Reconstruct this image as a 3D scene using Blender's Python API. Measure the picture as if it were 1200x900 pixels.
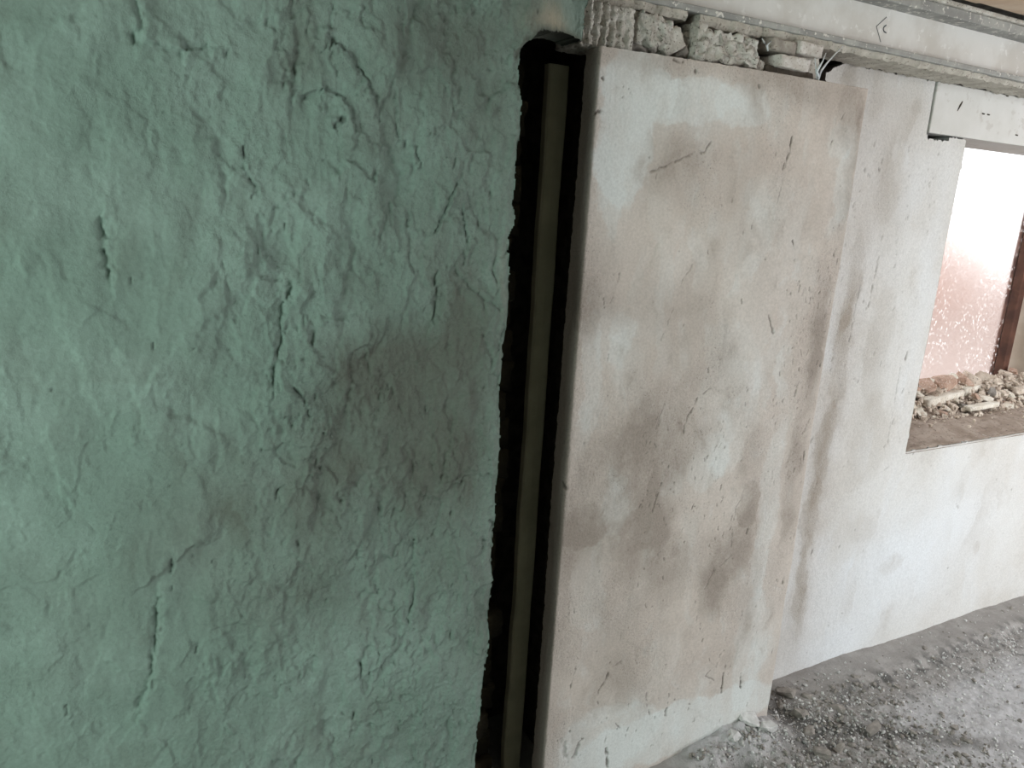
import bpy, bmesh, math, random
import numpy as np
from mathutils import Matrix, Vector

C = bpy.context.scene
COL = C.collection
for o in list(bpy.data.objects):
    bpy.data.objects.remove(o)

# ------------------------------------------------------------------ camera
EYE = 1.55
FPX = 885.0                                   # focal length in pixels of a 1200 x 900 frame
M = np.array([[0.88527142, -0.06252059, 0.46085321],      # columns: image right, image down, forward
              [-0.4615309, -0.24019728, 0.85398741],
              [0.05730389, -0.96870865, -0.24149497]])
cam_d = bpy.data.cameras.new('camera')
cam_d.sensor_fit = 'HORIZONTAL'
cam_d.sensor_width = 36.0
cam_d.lens = 36.0 * FPX / 1200.0
cam_d.clip_start = 0.02
cam = bpy.data.objects.new('camera', cam_d)
COL.objects.link(cam)
r_, d_, f_ = M[:, 0], M[:, 1], M[:, 2]
cam.matrix_world = Matrix(((r_[0], -d_[0], -f_[0], 0), (r_[1], -d_[1], -f_[1], 0),
                           (r_[2], -d_[2], -f_[2], EYE), (0, 0, 0, 1)))
C.camera = cam

# ------------------------------------------------------------------ sky outside
world = bpy.data.worlds.new('world')
C.world = world
world.use_nodes = True
bg = world.node_tree.nodes['Background']
bg.inputs['Color'].default_value = (0.93, 0.97, 1.0, 1)
bg.inputs['Strength'].default_value = 3.0

# ------------------------------------------------------------------ daylight entering by the room's other openings, plus an added overhead fill
def area(name, loc, target, sx, sy, power, col):
    l = bpy.data.lights.new(name, 'AREA')
    l.shape = 'RECTANGLE'; l.size = sx; l.size_y = sy; l.energy = power; l.color = col
    o = bpy.data.objects.new(name, l); COL.objects.link(o)
    o.location = loc
    o.rotation_euler = (Vector(target) - Vector(loc)).to_track_quat('-Z', 'Y').to_euler()
    return o
area('daylight_left_opening', (-1.66, 0.15, 1.25), (0.2, 1.0, 1.15), 0.9, 1.1, 35, (0.81, 1.0, 0.905))
area('daylight_right_doorway', (3.90, -1.90, 1.05), (3.0, 2.0, 0.9), 1.4, 1.9, 58, (1.0, 0.98, 0.99))
area('added_floor_fill', (3.35, -0.15, 2.15), (3.35, -0.14, 0.0), 1.3, 1.2, 26, (0.88, 0.93, 1.0))  # overhead fill added to brighten the floor

C.view_settings.view_transform = 'Standard'
C.view_settings.look = 'None'
C.view_settings.gamma = 1.0
C.view_settings.use_curve_mapping = False
C.view_settings.exposure = 0.05

# ------------------------------------------------------------------ helpers
rng = np.random.default_rng(7)
rnd = random.Random(11)

def on(px, py, y=None, z=None):
    """the point of the plane y = const (or z = const) seen at a pixel of the photograph"""
    v = M @ np.array([px - 600.0, py - 450.0, FPX])
    s = y / v[1] if y is not None else (z - EYE) / v[2]
    return v * s + np.array([0, 0, EYE])

PERM = rng.permutation(4096)
def _h(ix, iy, seed):
    return PERM[(PERM[(ix + seed * 131) & 4095] + iy) & 4095]
GA = rng.uniform(0, 2 * np.pi, 4096)
GX, GY = np.cos(GA), np.sin(GA)
def noise(x, y, seed=0):
    x0 = np.floor(x).astype(int); y0 = np.floor(y).astype(int)
    fx = x - x0; fy = y - y0
    u = fx * fx * fx * (fx * (fx * 6 - 15) + 10); v = fy * fy * fy * (fy * (fy * 6 - 15) + 10)
    def g(dx, dy):
        h = _h(x0 + dx, y0 + dy, seed)
        return GX[h] * (fx - dx) + GY[h] * (fy - dy)
    a = g(0, 0) * (1 - u) + g(1, 0) * u
    b = g(0, 1) * (1 - u) + g(1, 1) * u
    return (a * (1 - v) + b * v) * 1.5
def fbm(x, y, seed=0, oct=4, gain=0.5):
    s = 0; a = 1.0; t = 0
    for k in range(oct):
        s = s + a * noise(x * 2 ** k, y * 2 ** k, seed + k * 7); t += a; a *= gain
    return s / t
def sstep(a, b, x):
    t = np.clip((x - a) / (b - a), 0, 1); return t * t * (3 - 2 * t)
def axis(*segs):
    """non-uniform axis: (start, end, step) spans"""
    out = []
    for a, b, st in segs:
        n = max(1, int(round((b - a) / st)))
        out.append(np.linspace(a, b, n, endpoint=False))
    out.append(np.array([segs[-1][1]]))
    return np.concatenate(out)

def mesh_np(name, verts, quads, tris=None, mat=None, attr=None, smooth=True):
    me = bpy.data.meshes.new(name)
    nq = len(quads); nt = 0 if tris is None else len(tris)
    me.vertices.add(len(verts)); me.vertices.foreach_set('co', np.asarray(verts, np.float32).ravel())
    idx = np.asarray(quads, np.int32).ravel()
    st = np.arange(nq) * 4
    if nt:
        idx = np.concatenate([idx, np.asarray(tris, np.int32).ravel()])
        st = np.concatenate([st, nq * 4 + np.arange(nt) * 3])
    me.loops.add(len(idx)); me.loops.foreach_set('vertex_index', idx)
    me.polygons.add(nq + nt); me.polygons.foreach_set('loop_start', st.astype(np.int32))
    me.polygons.foreach_set('use_smooth', np.full(nq + nt, smooth))
    if attr is not None:
        a = me.attributes.new('wear_shade', 'FLOAT_COLOR', 'POINT')
        a.data.foreach_set('color', np.asarray(attr, np.float32).ravel())
    me.update(calc_edges=True); me.validate()
    if mat: me.materials.append(mat)
    return me

def link(name, me, parent=None, **kw):
    o = bpy.data.objects.new(name, me); COL.objects.link(o)
    if parent: o.parent = parent
    for k, v in kw.items(): o[k] = v
    return o
def empty(name, loc, label, cat, group=None):
    o = bpy.data.objects.new(name, None); COL.objects.link(o); o.location = loc
    o.empty_display_size = 0.05
    tag(o, label, cat, group); return o
def tag(o, label, cat, group=None):
    o['label'] = label; o['category'] = cat
    if group: o['group'] = group
def struct(o):
    o['kind'] = 'structure'; return o
def bm_mesh(name, bm, mat, smooth=False):
    me = bpy.data.meshes.new(name); bm.to_mesh(me); bm.free()
    if mat: me.materials.append(mat)
    if smooth:
        me.polygons.foreach_set('use_smooth', [True] * len(me.polygons))
    return me
def add_box(bm, x0, x1, y0, y1, z0, z1):
    r = bmesh.ops.create_cube(bm, size=1)
    for v in r['verts']:
        v.co = Vector(((v.co.x + .5) * (x1 - x0) + x0, (v.co.y + .5) * (y1 - y0) + y0, (v.co.z + .5) * (z1 - z0) + z0))
    return r['verts']
def box_mesh(name, mat, *boxes, bevel=0):
    bm = bmesh.new()
    for b in boxes: add_box(bm, *b)
    if bevel:
        bmesh.ops.bevel(bm, geom=bm.edges[:], offset=bevel, segments=2, affect='EDGES', profile=0.5)
    return bm_mesh(name, bm, mat)

# ------------------------------------------------------------------ materials
def new_mat(name):
    m = bpy.data.materials.new(name); m.use_nodes = True
    nt = m.node_tree; b = nt.nodes['Principled BSDF']
    b.inputs['Roughness'].default_value = 0.9
    b.inputs['Specular IOR Level'].default_value = 0.2
    return m, nt, b
def N(nt, t, **kw):
    n = nt.nodes.new(t)
    for k, v in kw.items(): setattr(n, k, v)
    return n
def tex_noise(nt, vec, scale, detail=4, rough=0.55):
    n = N(nt, 'ShaderNodeTexNoise'); n.inputs['Scale'].default_value = scale
    n.inputs['Detail'].default_value = detail; n.inputs['Roughness'].default_value = rough
    nt.links.new(vec, n.inputs['Vector']); return n.outputs['Fac']
def ramp(nt, fac, p0, p1):
    r = N(nt, 'ShaderNodeMapRange'); r.interpolation_type = 'SMOOTHSTEP'
    nt.links.new(fac, r.inputs['Value'])
    r.inputs['From Min'].default_value = p0; r.inputs['From Max'].default_value = p1
    return r.outputs['Result']
def mixc(nt, fac, a, b):
    m = N(nt, 'ShaderNodeMix', data_type='RGBA')
    if isinstance(fac, (int, float)): m.inputs[0].default_value = fac
    else: nt.links.new(fac, m.inputs[0])
    for s, v in ((6, a), (7, b)):
        if isinstance(v, tuple): m.inputs[s].default_value = (*v, 1)
        else: nt.links.new(v, m.inputs[s])
    return m.outputs[2]
def mul(nt, a, k):
    m = N(nt, 'ShaderNodeMath', operation='MULTIPLY'); nt.links.new(a, m.inputs[0])
    if isinstance(k, (int, float)): m.inputs[1].default_value = k
    else: nt.links.new(k, m.inputs[1])
    return m.outputs[0]
def bump(nt, b, h, dist, strength=1.0):
    n = N(nt, 'ShaderNodeBump'); n.inputs['Distance'].default_value = dist; n.inputs['Strength'].default_value = strength
    nt.links.new(h, n.inputs['Height']); nt.links.new(n.outputs[0], b.inputs['Normal'])

def plaster(name, base, base2, stain_shade, skim, dirt_shade, grain=0.0012, mott=7.0):
    """plaster: wear_shade attribute R = staining and painted shade, G = pale skim, B = dark fill painted as shade of cracks and pits, A = second hue"""
    m, nt, b = new_mat(name)
    co = N(nt, 'ShaderNodeTexCoord').outputs['Object']
    at = N(nt, 'ShaderNodeAttribute', attribute_name='wear_shade')
    sep = N(nt, 'ShaderNodeSeparateColor'); nt.links.new(at.outputs['Color'], sep.inputs[0])
    c = mixc(nt, ramp(nt, tex_noise(nt, co, mott, 6), 0.35, 0.68), base, base2)
    c = mixc(nt, sep.outputs[1], c, skim)
    c = mixc(nt, sep.outputs[0], c, stain_shade)  # this colour serves real stains and painted shade alike
    fine = tex_noise(nt, co, 160, 5, 0.65)
    speck = ramp(nt, tex_noise(nt, co, 230, 3, 0.6), 0.60, 0.70)
    c = mixc(nt, mul(nt, mul(nt, speck, at.outputs['Alpha']), 0.55), c, dirt_shade)
    g = N(nt, 'ShaderNodeMapRange'); nt.links.new(fine, g.inputs['Value'])
    g.inputs['From Min'].default_value = 0.3; g.inputs['From Max'].default_value = 0.7
    g.inputs['To Min'].default_value = 0.88; g.inputs['To Max'].default_value = 1.08
    sc = N(nt, 'ShaderNodeVectorMath', operation='SCALE'); nt.links.new(c, sc.inputs[0]); nt.links.new(g.outputs[0], sc.inputs['Scale'])
    c = mixc(nt, sep.outputs[2], sc.outputs[0], dirt_shade)
    nt.links.new(c, b.inputs['Base Color'])
    gk = N(nt, 'ShaderNodeMath', operation='MULTIPLY_ADD'); nt.links.new(at.outputs['Alpha'], gk.inputs[0])
    gk.inputs[1].default_value = 2.2; gk.inputs[2].default_value = 0.8
    bump(nt, b, mul(nt, fine, gk.outputs[0]), grain, 1.0)
    return m

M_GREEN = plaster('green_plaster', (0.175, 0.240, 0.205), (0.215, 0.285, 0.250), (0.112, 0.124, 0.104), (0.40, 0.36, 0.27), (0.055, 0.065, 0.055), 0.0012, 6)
M_PIER = plaster('grey_beige_plaster', (0.54, 0.475, 0.43), (0.60, 0.535, 0.485), (0.34, 0.292, 0.255), (0.68, 0.70, 0.69), (0.14, 0.12, 0.105), 0.0009, 5)
M_WALL = plaster('whitened_plaster', (0.61, 0.585, 0.55), (0.67, 0.66, 0.64), (0.38, 0.335, 0.285), (0.72, 0.74, 0.76), (0.17, 0.15, 0.13), 0.0009, 4)

def rough_mat(name, a, b_, scale=20, bumpd=0.003, pit=None, rough=0.95, bscale=None):
    m, nt, b = new_mat(name)
    b.inputs['Roughness'].default_value = rough
    co = N(nt, 'ShaderNodeTexCoord').outputs['Object']
    f = tex_noise(nt, co, scale, 6, 0.6)
    c = mixc(nt, ramp(nt, f, 0.36, 0.66), a, b_)
    if pit:
        p = tex_noise(nt, co, scale * 5, 3, 0.6)
        c = mixc(nt, ramp(nt, p, 0.58, 0.66), c, pit)
    nt.links.new(c, b.inputs['Base Color'])
    bump(nt, b, tex_noise(nt, co, bscale or scale * 4, 6, 0.65), bumpd, 1.0)
    return m
M_STONE = rough_mat('broken_limestone', (0.50, 0.47, 0.42), (0.70, 0.68, 0.63), 30, 0.006, (0.22, 0.20, 0.17))
M_BRICK_LIGHT = rough_mat('pale_brick', (0.56, 0.52, 0.48), (0.70, 0.67, 0.64), 40, 0.003, (0.36, 0.31, 0.27))
M_MORTAR = rough_mat('grey_mortar', (0.30, 0.27, 0.24), (0.46, 0.43, 0.38), 25, 0.005, (0.20, 0.17, 0.15))
M_BED = rough_mat('pale_mortar', (0.44, 0.41, 0.36), (0.58, 0.55, 0.49), 25, 0.005, (0.30, 0.27, 0.23))
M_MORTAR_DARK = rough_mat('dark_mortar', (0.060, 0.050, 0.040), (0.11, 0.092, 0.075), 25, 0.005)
M_BRICK_DARK = rough_mat('slot_shade_brick', (0.030, 0.026, 0.018), (0.060, 0.048, 0.030), 14, 0.006)  # near-black brick colour, the slot's shade painted in
M_OLIVE = rough_mat('olive_painted_wood', (0.23, 0.215, 0.15), (0.29, 0.27, 0.19), 8, 0.001)
M_STEEL = rough_mat('whitewashed_steel', (0.60, 0.575, 0.54), (0.72, 0.71, 0.69), 6, 0.0006, (0.76, 0.75, 0.73), 0.75, 40)
M_STEEL_DUST = rough_mat('dusty_grey_steel', (0.28, 0.28, 0.27), (0.40, 0.40, 0.38), 14, 0.002, (0.68, 0.66, 0.62), 0.85)
M_LINTEL = rough_mat('pale_concrete', (0.62, 0.61, 0.58), (0.68, 0.67, 0.65), 5, 0.0010, (0.58, 0.56, 0.53))
M_SILL = rough_mat('brown_mortar', (0.30, 0.235, 0.19), (0.42, 0.345, 0.29), 16, 0.008, (0.22, 0.17, 0.14))
M_RUB = rough_mat('broken_plaster', (0.56, 0.46, 0.38), (0.74, 0.65, 0.56), 28, 0.004, (0.30, 0.23, 0.18))
M_RUB_PALE = rough_mat('pale_broken_plaster', (0.66, 0.60, 0.51), (0.78, 0.73, 0.65), 30, 0.002, (0.42, 0.35, 0.28))
M_RUB_RED = rough_mat('broken_red_brick', (0.44, 0.29, 0.22), (0.58, 0.42, 0.34), 26, 0.004, (0.70, 0.60, 0.52))
M_RUB_GREY = rough_mat('broken_grey_mortar', (0.22, 0.20, 0.18), (0.36, 0.33, 0.30), 30, 0.004)
M_WOOD = rough_mat('dark_red_brown_wood', (0.075, 0.035, 0.026), (0.14, 0.065, 0.045), 12, 0.001, None, 0.6)
M_REVEAL = rough_mat('tan_plaster', (0.42, 0.34, 0.27), (0.50, 0.42, 0.34), 6, 0.002)
M_TILE = rough_mat('clay_ceiling_tile', (0.62, 0.47, 0.35), (0.70, 0.57, 0.45), 10, 0.002)
M_BACK = rough_mat('old_plaster', (0.34, 0.37, 0.34), (0.42, 0.44, 0.41), 4, 0.002)
M_TERRA = rough_mat('terracotta_render', (0.34, 0.19, 0.145), (0.39, 0.23, 0.18), 1.2, 0.01)
M_GROUND = rough_mat('red_earth', (0.28, 0.215, 0.19), (0.33, 0.255, 0.23), 1.5, 0.02)
M_CRUMB = rough_mat('whitish_crumbs', (0.50, 0.49, 0.48), (0.68, 0.67, 0.66), 60, 0.001)
M_NOOK = rough_mat('grey_white_rubble', (0.32, 0.31, 0.30), (0.56, 0.55, 0.53), 40, 0.001)
M_CORD = rough_mat('frayed_cord', (0.60, 0.63, 0.66), (0.75, 0.77, 0.79), 60, 0.001)
M_PENCIL, _nt, _b = new_mat('graphite_mark'); _b.inputs['Base Color'].default_value = (0.09, 0.10, 0.11, 1)

# floor: wear_shade R = dark dirt and painted crevice shade, G = pale dust
M_FLOOR = plaster('rough_screed', (0.30, 0.28, 0.265), (0.37, 0.35, 0.335), (0.12, 0.115, 0.11), (0.52, 0.51, 0.52), (0.05, 0.05, 0.048), 0.004, 14)

# dusty glass
M_GLASS, nt, b = new_mat('dusty_glass')
b.inputs['Base Color'].default_value = (1, 0.985, 0.975, 1)
b.inputs['Transmission Weight'].default_value = 1.0
b.inputs['Roughness'].default_value = 0.30
b.inputs['IOR'].default_value = 1.18
co = N(nt, 'ShaderNodeTexCoord').outputs['Object']
vor = N(nt, 'ShaderNodeTexVoronoi'); vor.inputs['Scale'].default_value = 62
mp = N(nt, 'ShaderNodeMapping'); mp.inputs['Scale'].default_value = (1, 1, 0.62)
nt.links.new(co, mp.inputs[0]); nt.links.new(mp.outputs[0], vor.inputs['Vector'])
spk = N(nt, 'ShaderNodeMapRange'); nt.links.new(vor.outputs['Distance'], spk.inputs['Value'])
spk.inputs['From Min'].default_value = 0.30; spk.inputs['From Max'].default_value = 0.20
patch = ramp(nt, tex_noise(nt, co, 6, 3), 0.36, 0.55)
fac = mul(nt, mul(nt, spk.outputs[0], patch), 0.55)
spl = N(nt, 'ShaderNodeBsdfTranslucent'); spl.inputs[0].default_value = (0.95, 0.92, 0.90, 1)
mx = N(nt, 'ShaderNodeMixShader')
nt.links.new(fac, mx.inputs[0]); nt.links.new(b.outputs[0], mx.inputs[1]); nt.links.new(spl.outputs[0], mx.inputs[2])
nt.links.new(mx.outputs[0], nt.nodes['Material Output'].inputs['Surface'])

# ------------------------------------------------------------------ relief painter: a wall sheet described in its own metres
class Sheet:
    def __init__(s, us, vs, plane_y, su, sv):
        s.us, s.vs = us, vs
        s.U, s.V = np.meshgrid(us, vs)
        s.H = np.zeros_like(s.U)                    # + = proud of the wall
        s.W = np.zeros(s.U.shape + (4,))
        s.y = plane_y; s.su, s.sv = su, sv          # metres per photo pixel across / up
        s.warp(0.048, 6.5)
    def warp(s, amp, fr):
        s.Uw = s.U + amp * fbm(s.U * fr, s.V * fr, 91, 6, .62); s.Vw = s.V + amp * fbm(s.U * fr, s.V * fr, 123, 6, .62)
    def win(s, u0, u1, v0, v1):
        a, b = np.searchsorted(s.us, [u0, u1]); c, d = np.searchsorted(s.vs, [v0, v1])
        return slice(max(0, c - 1), d + 1), slice(max(0, a - 1), b + 1)
    def blob(s, ch, px, py, rx, ry, k, ang=0, hard=0.0, h=0.0):
        p = on(px, py, y=s.y); ru, rv = rx * s.su, ry * s.sv
        R = max(ru, rv) * 2.6 + 0.05
        w = s.win(p[0] - R, p[0] + R, p[2] - R, p[2] + R)
        du, dv = s.Uw[w] - p[0], s.Vw[w] - p[2]
        ca, sa = math.cos(ang), math.sin(ang)
        q = ((du * ca + dv * sa) / ru) ** 2 + ((-du * sa + dv * ca) / rv) ** 2
        g = np.exp(-q * 0.7)
        if hard: g = g * (1 - hard) + hard * sstep(1.10, 0.94, np.sqrt(q))
        if ch is not None:
            s.W[..., ch][w] = np.clip(s.W[..., ch][w] + k * g, 0, 1)
        if h: s.H[w] += h * g
    def stroke(s, pts, width, depth, dirt_shade=0.0, photo=True, lip=0.0):
        P = [on(a, b, y=s.y)[[0, 2]] for a, b in pts] if photo else [np.array(p) for p in pts]
        A = np.array(P); R = width * 4
        w = s.win(A[:, 0].min() - R, A[:, 0].max() + R, A[:, 1].min() - R, A[:, 1].max() + R)
        U, V = s.U[w], s.V[w]
        if U.size == 0: return
        jit = 1 + 0.75 * fbm(U / 0.014, V / 0.014, 5, 3)
        gate = sstep(-0.35, 0.10, fbm(U / 0.020, V / 0.030, 15, 3))
        wu, wv = 0.0045 * fbm(U / 0.016, V / 0.016, 25, 3), 0.0045 * fbm(U / 0.016, V / 0.016, 45, 3)
        U, V = U + wu, V + wv
        best = np.full(U.shape, 1e9); side = np.zeros(U.shape)
        for p, q in zip(P[:-1], P[1:]):
            d = q - p; L = d @ d + 1e-12
            t = np.clip(((U - p[0]) * d[0] + (V - p[1]) * d[1]) / L, 0, 1)
            ex, ey = U - p[0] - t * d[0], V - p[1] - t * d[1]
            dist = np.hypot(ex, ey); m = dist < best
            best = np.where(m, dist, best); side = np.where(m, ex, side)
        g = sstep(width * 1.3, width * 0.3, best / np.clip(jit, .4, 2))
        g = g * gate
        s.H[w] -= depth * g
        if lip: s.H[w] += lip * np.exp(-(best / (width * 2.5)) ** 2) * np.sign(side)
        if dirt_shade: s.W[..., 2][w] = np.clip(s.W[..., 2][w] + dirt_shade * g, 0, 1)  # dark fill paints shade into cracks and pits
    def scallop(s, n, ulim, vlim, size, amp, upright=1.0, dens=None):
        """trowel and flake marks: tilted patches with one crisp edge"""
        for _ in range(n):
            u, v = rnd.uniform(*ulim), rnd.uniform(*vlim)
            if dens and rnd.random() > dens(u, v): continue
            r = size[0] * (size[1] / size[0]) ** rnd.random()
            a = rnd.gauss(math.pi / 2, 0.55) if rnd.random() < upright else rnd.uniform(0, math.pi)
            L = r * rnd.uniform(1.0, 2.4)
            w = s.win(u - L * 1.2, u + L * 1.2, v - L * 1.2, v + L * 1.2)
            du, dv = s.Uw[w] - u, s.Vw[w] - v
            if du.size == 0: continue
            ca, sa = math.cos(a), math.sin(a)
            p, q = (du * ca + dv * sa) / L, (-du * sa + dv * ca) / r
            if rnd.random() < .5: q = -q
            g = sstep(1.0, 0.4, np.abs(p)) * sstep(-1.0, 0.75, q) * sstep(1.0, 0.82, q)
            s.H[w] += amp * rnd.uniform(-0.6, 1.0) * min(1.4, r / size[0] * 0.5) * g
    def tones(s, n, ulim, vlim, size, k, ch=(0, 1), upright=0.85, lean=0.0):
        """smears of slightly different plaster, each with one crisp edge"""
        for _ in range(n):
            u, v = rnd.uniform(*ulim), rnd.uniform(*vlim)
            r = size[0] * (size[1] / size[0]) ** rnd.random(); L = r * rnd.uniform(1.2, 3.5)
            a = rnd.gauss(math.pi / 2 + lean, 0.22) if rnd.random() < upright else rnd.uniform(0, math.pi)
            w = s.win(u - L * 1.3, u + L * 1.3, v - L * 1.3, v + L * 1.3)
            du, dv = s.Uw[w] - u, s.Vw[w] - v
            if du.size == 0: continue
            ca, sa = math.cos(a), math.sin(a)
            p, q = (du * ca + dv * sa) / L, (-du * sa + dv * ca) / r
            if rnd.random() < .5: q = -q
            g = sstep(1.0, 0.3, np.abs(p)) * sstep(-1.0, 0.8, q) * sstep(1.0, 0.90, q)
            c = rnd.choice(ch); kk = k * rnd.uniform(-0.5, 1.0)
            s.W[..., c][w] = np.clip(s.W[..., c][w] + kk * g, 0, 1)
    def plateau(s, fu, fv, amp, seed, mask=1.0, level=0.0):
        """flaked coats: steps whose edge is crisp in places and melts away in others"""
        f = fbm(s.U * fu + 0.5 * fbm(s.U * fu * 2.2, s.V * fv * 2.2, seed + 50, 3), s.V * fv, seed, 4, .5) - level
        soft = 0.012 + 0.35 * sstep(-0.12, 0.22, fbm(s.U * 5, s.V * 4, seed + 9, 3))
        s.H += mask * amp * (sstep(-0.5, 0.5, f / soft) - 0.5)
    def pits(s, n, ulim, vlim, wid, length, depth, dirt_shade, dens=None, lean=0.0):
        for _ in range(n):
            u, v = rnd.uniform(*ulim), rnd.uniform(*vlim)
            if dens and rnd.random() > dens(u, v): continue
            L = length * rnd.random() ** 2
            a = rnd.gauss(math.pi / 2 + lean, 0.25)
            s.stroke([(u, v), (u + L * math.cos(a) + 1e-4, v + L * math.sin(a))], wid * rnd.uniform(.6, 1.4), depth, dirt_shade * rnd.uniform(.4, 1), photo=False)

def grid_quads(keep):
    nv, nu = keep.shape[0] + 1, keep.shape[1] + 1
    J, I = np.nonzero(keep)
    a = J * nu + I
    return np.stack([a, a + 1, a + nu + 1, a + nu], 1)
def solid_sheet(name, P, W, keep, back, mat):
    """faces of the kept cells plus a rim going back along +y by `back` at every cut edge"""
    nv, nu = P.shape[:2]
    verts = P.reshape(-1, 3); quads = grid_quads(keep)
    attr = W.reshape(-1, 4)
    k = np.pad(keep, 1)
    rims = []
    def add(mask, f):
        J, I = np.nonzero(mask); rims.append(f(J, I))
    add(keep & ~k[1:-1, 2:], lambda J, I: np.stack([J * nu + I + 1, (J + 1) * nu + I + 1], 1))
    add(keep & ~k[1:-1, :-2], lambda J, I: np.stack([(J + 1) * nu + I, J * nu + I], 1))
    add(keep & ~k[2:, 1:-1], lambda J, I: np.stack([(J + 1) * nu + I + 1, (J + 1) * nu + I], 1))
    add(keep & ~k[:-2, 1:-1], lambda J, I: np.stack([J * nu + I, J * nu + I + 1], 1))
    E = np.concatenate(rims)
    uq, inv = np.unique(E, return_inverse=True); inv = inv.reshape(E.shape)
    bv = verts[uq].copy(); bv[:, 1] += back
    n0 = len(verts)
    rq = np.stack([E[:, 0], n0 + inv[:, 0], n0 + inv[:, 1], E[:, 1]], 1)
    verts = np.concatenate([verts, bv]); attr = np.concatenate([attr, attr[uq]])
    used = np.zeros(len(verts), bool); quads = np.concatenate([quads, rq[:, ::-1]])
    used[quads.ravel()] = True
    remap = np.cumsum(used) - 1
    return mesh_np(name, verts[used], remap[quads], None, mat, attr[used])

ZTOP = 2.14
YG = 1.38          # face of the pier
YL = 1.22          # face of the green wall, which stands proud of it
YW = 1.54          # face of the right-hand wall

# ------------------------------------------------------------------ green plastered wall on the left
us = axis((-1.75, -0.40, 0.05), (-0.40, 0.96, 0.0024))
vs = axis((0.0, 0.06, 0.02), (0.06, 1.98, 0.0024), (1.98, ZTOP, 0.02))
G = Sheet(us, vs, YL, 0.00134, 0.00142)
U, V = G.U, G.V
rough = 0.35 + 0.65 * sstep(-0.02, 0.30, U + 0.10 * fbm(U * 4, V * 4, 3))
G.H += 0.012 * fbm(U * 3.2, V * 2.4, 21, 3) + rough * (0.008 * fbm(U * 11, V * 8, 33, 4) + 0.0020 * fbm(U * 45, V * 34, 47, 4, 0.6))
G.H += rough * 0.0042 * np.abs(fbm(U * 20 + 0.3 * V, V * 10, 55, 4))
for fu, fv, amp, sd, lv in [(5, 3.0, .0050, 301, .05), (8, 4.5, .0042, 331, -.05), (13, 7, .0032, 361, .10), (20, 12, .0022, 391, .0), (32, 18, .0016, 421, .05)]:
    G.plateau(fu, fv, amp * .85, sd, rough, lv)
G.W[..., 3] = np.clip(0.5 * rough + 0.5 * fbm(U * 9, V * 7, 12, 4), 0, 1)
dens = lambda u, v: 0.25 if u < 0.02 else 1.0
G.scallop(520, (-0.35, 0.74), (0.10, 1.97), (0.020, 0.065), 0.0036, 0.75, dens)
G.scallop(900, (-0.35, 0.74), (0.10, 1.97), (0.007, 0.022), 0.0022, 0.7, dens)
G.pits(260, (-0.35, 0.74), (0.15, 1.95), 0.0016, 0.016, 0.003, 0.55, lambda u, v: 0.3 if u < 0.05 else 1)
# ledges, grooves and hollows that stand out in the plaster
for pts, w, d, dirt_shade, lip in [
    ([(286, 170), (289, 200), (299, 217), (306, 229)], .0028, .004, .6, .0020),
    ([(391, 149), (397, 142), (403, 140)], .0042, .007, .9, .001),
    ([(352, 112), (378, 104), (400, 112), (410, 132), (414, 150)], .006, .002, .15, -.0030),
    ([(346, 62), (343, 80), (340, 100)], .016, .007, .1, -.002),
    ([(123, 262), (126, 290), (131, 322)], .010, .007, .18, .003),
    ([(346, 336), (333, 356), (330, 400), (321, 447)], .007, .006, .25, .003),
    ([(345, 455), (356, 468), (362, 486)], .004, .005, .5, .002),
    ([(203, 650), (201, 672)], .004, .004, .35, .002),
    ([(187, 700), (184, 755), (176, 800), (162, 836)], .008, .005, .20, .003),
    ([(512, 328), (517, 350), (513, 372)], .010, .007, .25, .003),
    ([(536, 318), (556, 340), (584, 362)], .005, .004, .35, .002),
    ([(430, 420), (438, 444), (448, 462)], .009, .006, .3, .002),
    ([(158, 42), (178, 52), (215, 58), (245, 57)], .008, .004, .10, .003),
    ([(162, 5), (168, 30), (160, 45)], .007, .004, .10, .002),
    ([(487, 635), (486, 690), (480, 725)], .005, .004, .25, .002),
    ([(464, 110), (468, 145), (470, 160)], .003, .003, .3, .002),
    ([(536, 215), (522, 250), (512, 272)], .0026, .004, .4, .002),
    ([(385, 45), (405, 60), (430, 95), (440, 120)], .007, .005, .12, -.003),
    ([(500, 580), (492, 600)], .003, .003, .5, 0), ([(248, 737), (280, 732)], .002, .002, .5, 0),
    ([(574, 610), (580, 616), (575, 622)], .0035, .005, .8, 0), ([(576, 640), (582, 650)], .004, .005, .8, 0),
    ([(580, 494), (584, 498)], .005, .006, .8, 0), ([(577, 660), (580, 665)], .004, .005, .6, 0),
    ([(545, 250), (550, 290), (544, 310)], .0026, .004, .3, .002), ([(478, 165), (476, 180)], .003, .004, .6, 0)]:
    G.stroke(pts, w, d * .75, dirt_shade * (.8 if w < .0046 else 0), True, lip)
# grey-brown patches down from the slot, and shade painted into the hollows
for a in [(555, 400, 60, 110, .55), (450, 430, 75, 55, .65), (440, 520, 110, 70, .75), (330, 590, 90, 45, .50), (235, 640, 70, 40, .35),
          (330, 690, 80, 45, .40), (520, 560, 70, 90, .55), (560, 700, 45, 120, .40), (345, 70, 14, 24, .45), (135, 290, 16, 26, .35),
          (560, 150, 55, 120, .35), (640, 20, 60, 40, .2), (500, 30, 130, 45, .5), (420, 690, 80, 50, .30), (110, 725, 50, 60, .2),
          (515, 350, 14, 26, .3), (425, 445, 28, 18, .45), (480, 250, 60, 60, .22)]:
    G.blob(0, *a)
for a in [(655, 22, 36, 18, .75), (690, 12, 30, 22, .6), (596, 470, 6, 60, .25), (588, 330, 6, 40, .15), (588, 600, 6, 60, .15)]:
    G.blob(1, *a)
G.tones(420, (-0.4, 0.72), (0.08, 1.97), (.015, .06), .22, (0,), .8)
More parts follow.
